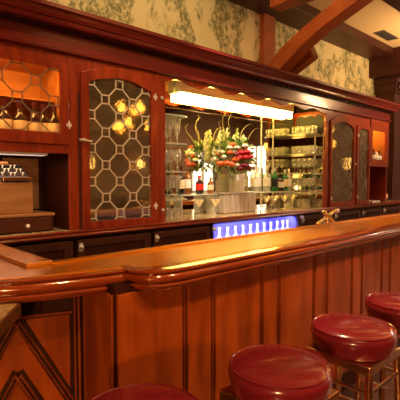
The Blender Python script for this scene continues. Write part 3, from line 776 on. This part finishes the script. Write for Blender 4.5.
for loc, lb in (((2.93,3.08,1.056),'wide martini glass on the counter, leftmost under the glass riser'),
                ((3.10,3.02,1.056),'martini glass on the counter just left of the marble pedestal'),
                ((4.00,3.07,1.056),'martini glass on the counter beside the right of the marble pedestal'),
                ((4.16,3.07,1.056),'martini glass on the counter in front of the clear bottles'),
                ((4.35,3.07,1.056),'martini glass on the counter below the green bottle'),
                ((4.52,3.07,1.056),'rightmost martini glass on the counter before the mirror')):
    if pm is None: pm = glass_proto('martini','martini_glass',loc,lb,'martini glass','martini glasses before the mirror')
    else: dup(pm, loc, lb, 'martini glasses before the mirror')

# ------------------------------------------------------------------ flowers
pd = T('marble_pedestal', 'brown striated marble block on the counter under the white vase', 'pedestal', (3.6,3.17,1.056))
MB().box(3.28,3.06,1.056,3.80,3.285,1.262).build('block', 'marble', pd, bevel=.012)
MB().box(3.27,3.05,1.262,3.81,3.29,1.275).build('cap_slab', 'marble', pd, bevel=.004)
VX, VY = 3.62, 3.195
vs = MB().lathe([(0,0),(.082,0),(.087,.005),(.09,.20),(.085,.20),(.08,.02),(0,.02)], (VX,VY,1.2755), 40).build('flower_vase', 'ceramic', smooth=True, loc=(VX,VY,1.2755))
tag(vs, 'white cylindrical vase of flowers on the marble pedestal', 'vase')
fa = T('flower_arrangement', 'red, orange and white flower bouquet with curly twigs in the white vase', 'flowers', (VX,VY,1.32))
fc = Vector((3.45,3.09,1.645))
RV = Vector((.68,-.73,0)); TV = Vector((-.73,-.68,0))      # the bouquet fans out towards the room
def bloom(name, c, r, mat):
    mb = MB()
    for lay, (n, rr, tilt) in enumerate(((7,1.,.25),(6,.75,.6),(4,.45,1.0))):
        for k in range(n):
            a = 2*PI*k/n + lay*.4 + random.random()*.3
            mb.ball((c[0]+math.cos(a)*r*.55*rr, c[1]+math.sin(a)*r*.55*rr, c[2]+r*.35*tilt), r*.5, 1,1,.75, 7, 4)
    mb.ball(c, r*.6, 1,1,.9, 8, 5)
    return mb.build(name, mat, fa, smooth=True)
def onshell(ux, uz, dep=0):
    # ux, uz in -1..1 across the bouquet as seen from the bar
    w = math.sqrt(max(0, 1-ux*ux-uz*uz))
    p = fc + RV*ux*.215 + TV*(.165*w+.03-dep) + Vector((0,0,uz*.205))
    return (p.x, min(p.y, 3.22), p.z)
B = [(.10,-.15,'forange',.045),(-.62,-.35,'forange',.05),(-.35,-.32,'forange',.046),(-.12,-.38,'forange',.045),(-.2,.2,'forange',.035),(-.05,.62,'forange',.035),
     (.35,.20,'fred',.046),(.52,-.05,'fred',.05),(.62,.22,'fred',.046),(.78,.0,'fred',.042),(.25,-.05,'fred',.04),
     (.5,-.45,'fdark',.05),(.3,-.6,'fdark',.046),(.7,-.55,'fdark',.042),(.12,.12,'fdark',.038),
     (.12,-.42,'fwhite',.036),(-.2,.45,'fwhite',.034),(.15,.45,'fwhite',.034),(-.6,.25,'fwhite',.038),(.55,.55,'fwhite',.036),(-.5,.0,'fwhite',.034),(-.85,-.1,'fwhite',.034),(.85,-.3,'fwhite',.034),(-.75,.1,'forange',.03)]
nmz = {'forange':'orange_bloom','fred':'red_bloom','fdark':'burgundy_bloom','fwhite':'white_bloom'}
for ux, uz, m, r in B: bloom(nmz[m], onshell(ux, uz, -.01), r, m)
def leaves(name, mat, n, spread, size):
    mb = MB()
    for k in range(n):
        a = random.uniform(0,2*PI); ph = random.uniform(-.75,1.2)
        d = Vector((math.cos(a)*math.cos(ph)*.9, math.sin(a)*math.cos(ph)*.8, math.sin(ph)*.9))
        p = fc + d*random.uniform(.10,.235)*spread
        if p.y > 3.23: p.y = 3.23
        t = (d + Vector((random.uniform(-.5,.5),random.uniform(-.5,.5),random.uniform(-.3,.5)))).normalized()
        s_ = t.cross(Vector((random.random(),random.random(),random.random()))).normalized()
        u = t.cross(s_)
        L_ = size*random.uniform(.7,1.3); W_ = L_*.28
        q = p+t*L_
        if q.y > 3.27: continue
        mb.add([p, p+t*L_*.5+s_*W_+u*.006, q, p+t*L_*.5-s_*W_+u*.006], [(0,1,2),(0,2,3)])
    o = mb.build(name, mat, fa); o['kind'] = 'stuff'; return o
leaves('foliage', 'leaf', 260, .92, .07)
leaves('pale_foliage', 'leafpale', 280, 1.05, .065)
for k, (ux, top, ln) in enumerate(((-.70,1.93,.2),(-.42,1.95,.24),(-.12,1.96,.22),(.18,1.95,.22),(-.92,1.78,.16),(.55,1.84,.18),(.0,1.88,.18),(-.6,1.84,.16))):
    x = fc.x+RV.x*ux*.21; mb = MB(); y = min(fc.y+RV.y*ux*.21+(k%3)*.03, 3.24)
    for j in range(14):
        t_ = j/13; r = .03*(1-t_*.75)
        a = j*2.4
        mb.ball((x+math.cos(a)*r*.8, y+math.sin(a)*r*.8, top-ln*(1-t_)), r*.9+.004, 1,1,1.2, 6, 4)
    mb.build('stock_spike', 'fwhite' if k % 2 == 0 else 'leafpale', fa, smooth=True)
for pts in ([(3.46,3.08,1.8),(3.44,3.06,1.95),(3.40,3.05,2.03),(3.42,3.05,2.09),(3.47,3.06,2.13)],
            [(3.42,3.10,1.8),(3.40,3.09,1.92),(3.36,3.09,2.0),(3.37,3.1,2.08),(3.41,3.1,2.12),(3.40,3.1,2.15)],
            [(3.40,3.05,1.8),(3.35,3.04,1.9),(3.28,3.04,1.95),(3.25,3.05,2.01),(3.29,3.05,2.04)],
            [(3.62,3.10,1.8),(3.66,3.09,1.95),(3.72,3.08,2.02),(3.80,3.08,2.05),(3.84,3.08,2.03)],
            [(3.66,3.06,1.75),(3.75,3.05,1.92),(3.82,3.04,1.99),(3.90,3.04,2.0)]):
    MB().tube([(x-.08,y,z-.02) for x,y,z in pts], .0045, 6, .002).build('curly_twig', 'twig', fa, smooth=True)
stm = MB()
for k in range(9):
    a = k*.7; stm.tube([(VX+math.cos(a)*.04,VY+math.sin(a)*.04,1.32),(VX+math.cos(a)*.06-.10,VY+math.sin(a)*.05-.03,1.55)], .005, 5)
stm.build('stems', 'leaf', fa)

# ------------------------------------------------------------------ cash register
rg = T('cash_register', 'old wooden cash register with black key bank on the left niche counter', 'cash register', (.98,3.0,1.056))
dw = MB().box(.55,2.93,1.056,1.355,3.28,1.165).build('drawer_base', 'darkwood', rg, bevel=.004)
MB().box(.54,2.92,1.165,1.365,3.285,1.185).build('base_moulding', 'oldwood', rg, bevel=.005)
MB().box(.56,2.915,1.068,1.34,2.93,1.155).build('drawer', 'darkwood', rg, bevel=.003)
knob(1.16, 1.105, rg, 'drawer_knob', 2.915, 'nickel', .014)
bs = MB(); bs.box(.60,2.96,1.185,1.225,3.25,1.40); bs.build('casing', 'oldwood', rg, bevel=.008)
kb = MB(); n_ = 4
vsec = [(2.975,1.40),(2.985,1.44),(3.11,1.52),(3.24,1.52),(3.24,1.40)]
kb.add([(.62,y,z) for y,z in vsec]+[(1.205,y,z) for y,z in vsec], [tuple(range(5)),tuple(range(9,4,-1))]+[(i,i+5,(i+1)%5+5,(i+1)%5) for i in range(5)])
kb.build('key_bank', 'black', rg, bevel=.004)
for i in range(11):
    for j in range(3):
        x = .90+i*.027; y = 3.0+j*.04; z = 1.452+j*.0256
        k_ = MB(); k_.tube([(x,y,z-.012),(x,y-.008,z+.012)], .003, 6); k_.lathe([(.009,0),(.009,.004),(0,.005)], (x,y-.008,z+.012), 8)
        k_.build('key', 'white' if (i+j) % 3 else 'black', rg, smooth=True)
MB().box(.64,3.12,1.52,1.12,3.22,1.55).build('top_ledge', 'warm_metal', rg, bevel=.004)
MB().box(1.02,2.94,1.41,1.21,2.974,1.435).build('cash_plate', 'warm_metal', rg, bevel=.003)
wb = tag(MB().box(1.14,3.272,1.19,1.40,3.298,1.578).build('menu_board', 'oldwood', bevel=.003, loc=(1.27,3.285,1.19)), 'upright brown wooden board standing behind the cash register', 'board')

# ------------------------------------------------------------------ lamps of the room (some seen reflected, others added unseen to brighten it)
def chandelier(loc, label):
    x,y,z = loc
    r = T('chandelier', label, 'chandelier', loc, 'chandeliers')
    MB().tube([(x,y,ZC-.001),(x,y,z+.06)], .012, 8).build('stem', 'brass', r)
    MB().lathe([(0,-.32),(.03,-.30),(.05,-.26),(.02,-.2),(.03,-.1),(.02,-.02),(.03,.03),(.012,.08)], loc, 16).build('hub', 'brass', r, smooth=True)
    for k in range(6):
        a = k*PI/3+.3; ca, sa = math.cos(a), math.sin(a)
        R_, h_ = (.16, .06) if k % 2 else (.27, -.20)
        MB().tube([(x,y,z+h_-.05),(x+ca*R_*.4,y+sa*R_*.4,z+h_-.10),(x+ca*R_*.85,y+sa*R_*.85,z+h_-.08),(x+ca*R_,y+sa*R_,z+h_)], .008, 8).build('arm', 'brass', r, smooth=True)
        MB().shell([(.068,0),(.058,.07),(.042,.13)], (x+ca*R_,y+sa*R_,z+h_), 16).build('lamp_shade', 'shade', r, smooth=True)
    return r
chandelier((3.74,.30,2.36), 'brass chandelier with six amber shades over the room, seen reflected in the arched door')
chandelier((7.05,1.5,2.2), 'brass chandelier with amber shades over the far end of the bar')
light('ceiling_fill', 'AREA', (3.74,.30,2.75), 14, (1,.72,.40), .4, (3.74,.30,3.5))  # unseen area lights added to brighten the ceiling
light('ceiling_fill', 'AREA', (6.6,1.6,2.75), 36, (1,.72,.40), .4, (6.5,2.2,3.5))
def sconce(x, z, label):
    y = YF
    r = T('wall_sconce', label, 'wall lamp', (x,y,z), 'wall sconces')
    MB().box(x-.05,y,z-.15,x+.05,y+.02,z+.05).build('back_plate', 'brass', r, bevel=.004)
    MB().tube([(x,y+.02,z-.1),(x,y+.1,z-.12),(x,y+.13,z-.03)], .009, 8).build('arm', 'brass', r, smooth=True)
    MB().shell([(.10,0),(.085,.1),(.06,.17)], (x,y+.14,z-.03), 16).build('lamp_shade', 'sconce_shade', r, smooth=True)
sconce(4.63,1.70,'wall lamp on the opposite wall, left of the two'); sconce(6.01,1.72,'wall lamp on the opposite wall, right of the two')
fl3 = T('added_floor_lamp', 'added standing lamp with a warm shade near the panelled bar end', 'lamp', (-.9,-.5,0))  # unseen lamp added to brighten the chevron panel
MB().lathe([(.15,0),(.15,.02),(.03,.04),(.012,.06),(.012,1.26),(.0,1.27)], (-.9,-.5,0), 20).build('stand', 'brass', fl3, smooth=True)
MB().shell([(.19,1.25),(.12,1.55)], (-.9,-.5,0), 24).build('lamp_shade', 'sconce_shade', fl3, smooth=True)
light('bar_end_fill', 'POINT', (-.9,-.5,1.16), 125, (1,.58,.24), .08)
cp = T('added_light_panel', 'added unseen ceiling light panel beyond the far end of the bar', 'ceiling light', (8.3,.5,ZC))  # added for highlights on the bar rail and stools
MB().box(7.8,-.3,ZC-.03,8.8,1.3,ZC-.001).build('housing', 'brass', cp, bevel=.004)
MB().box(7.84,-.26,ZC-.036,8.76,1.26,ZC-.03).build('diffuser', 'added_panel_light', cp)
def downlight(x, y, e, target, label, col=(1,.64,.33), spot=75):  # added unseen fixtures, each aimed to brighten one area
    r = T('added_downlight', label, 'ceiling light', (x,y,ZC), 'added ceiling downlights')
    MB().lathe([(.085,-.012),(.11,-.010),(.11,-.001),(.085,-.001)], (x,y,ZC), 24).build('trim_ring', 'brass', r, smooth=True)
    MB().lathe([(.083,-.008),(.083,-.002)], (x,y,ZC), 24).build('lens', 'downlight', r)
    light('downlight_fill', 'SPOT', (x,y,ZC-.03), e, col, .1, target, spot=spot)
downlight(2.05,1.62, 290, (1.95,1.5,1.07), 'added ceiling downlight straight above the near half of the bar top', (1,.74,.40), 40)
downlight(3.6,1.62, 110, (3.6,1.5,1.07), 'added ceiling downlight straight above the far half of the bar top', (1,.74,.42), 44)
downlight(.5,-.6, 230, (.75,1.5,.5), 'added ceiling downlight over the near end of the bar')
downlight(2.2,-.8, 250, (2.1,1.3,.45), 'added ceiling downlight over the middle of the bar')
downlight(4.4,-.8, 270, (4.0,1.3,.5), 'added ceiling downlight over the far end of the bar')
downlight(2.4,2.15, 340, (3.3,3.1,1.45), 'added ceiling downlight over the aisle aimed at the flowers', (1,.86,.62), 34)
downlight(2.5,1.95, 110, (3.95,2.6,2.85), 'added ceiling downlight beside the timber brace', spot=60)
downlight(.6,1.9, 120, (1.5,2.85,1.5), 'added ceiling downlight over the aisle at the left cabinets', spot=58)
downlight(4.5,-1.6, 110, (4.5,-1.9,0), 'added ceiling downlight over the middle of the room behind the stools', spot=140)
downlight(8.0,-1.2, 110, (8.0,-1.6,0), 'added ceiling downlight over the far end of the room', spot=140)
downlight(6.0,1.5, 300, (6.1,3.3,2.9), 'added ceiling downlight near the wallpaper at the far end', (1,.82,.46))
downlight(2.0,1.3, 190, (2.3,3.3,2.8), 'added ceiling downlight washing the wallpaper', (1,.78,.44))

w = bpy.data.worlds.new('world'); sc.world = w; w.use_nodes = True
w.node_tree.nodes['Background'].inputs['Color'].default_value = (1,.7,.5,1)
w.node_tree.nodes['Background'].inputs['Strength'].default_value = .03

# ------------------------------------------------------------------ camera
cam = bpy.data.cameras.new('camera'); co_ = bpy.data.objects.new('camera', cam); COL.objects.link(co_)
cam.sensor_width = 36; cam.lens = 430/400*36; cam.clip_start = .02
yaw = math.radians(43.7); pt = math.atan(22/430)
co_.location = (0,0,1.43); co_.rotation_euler = (PI/2-pt, 0, -yaw)
sc.camera = co_
sc.view_settings.view_transform = 'Standard'; sc.view_settings.look = 'None'
sc.view_settings.gamma = 1; sc.view_settings.use_curve_mapping = False
sc.view_settings.exposure = .28
sc.cycles.use_denoising = True
sc.cycles.max_bounces = 10; sc.cycles.transparent_max_bounces = 24
sc.cycles.sample_clamp_indirect = 6
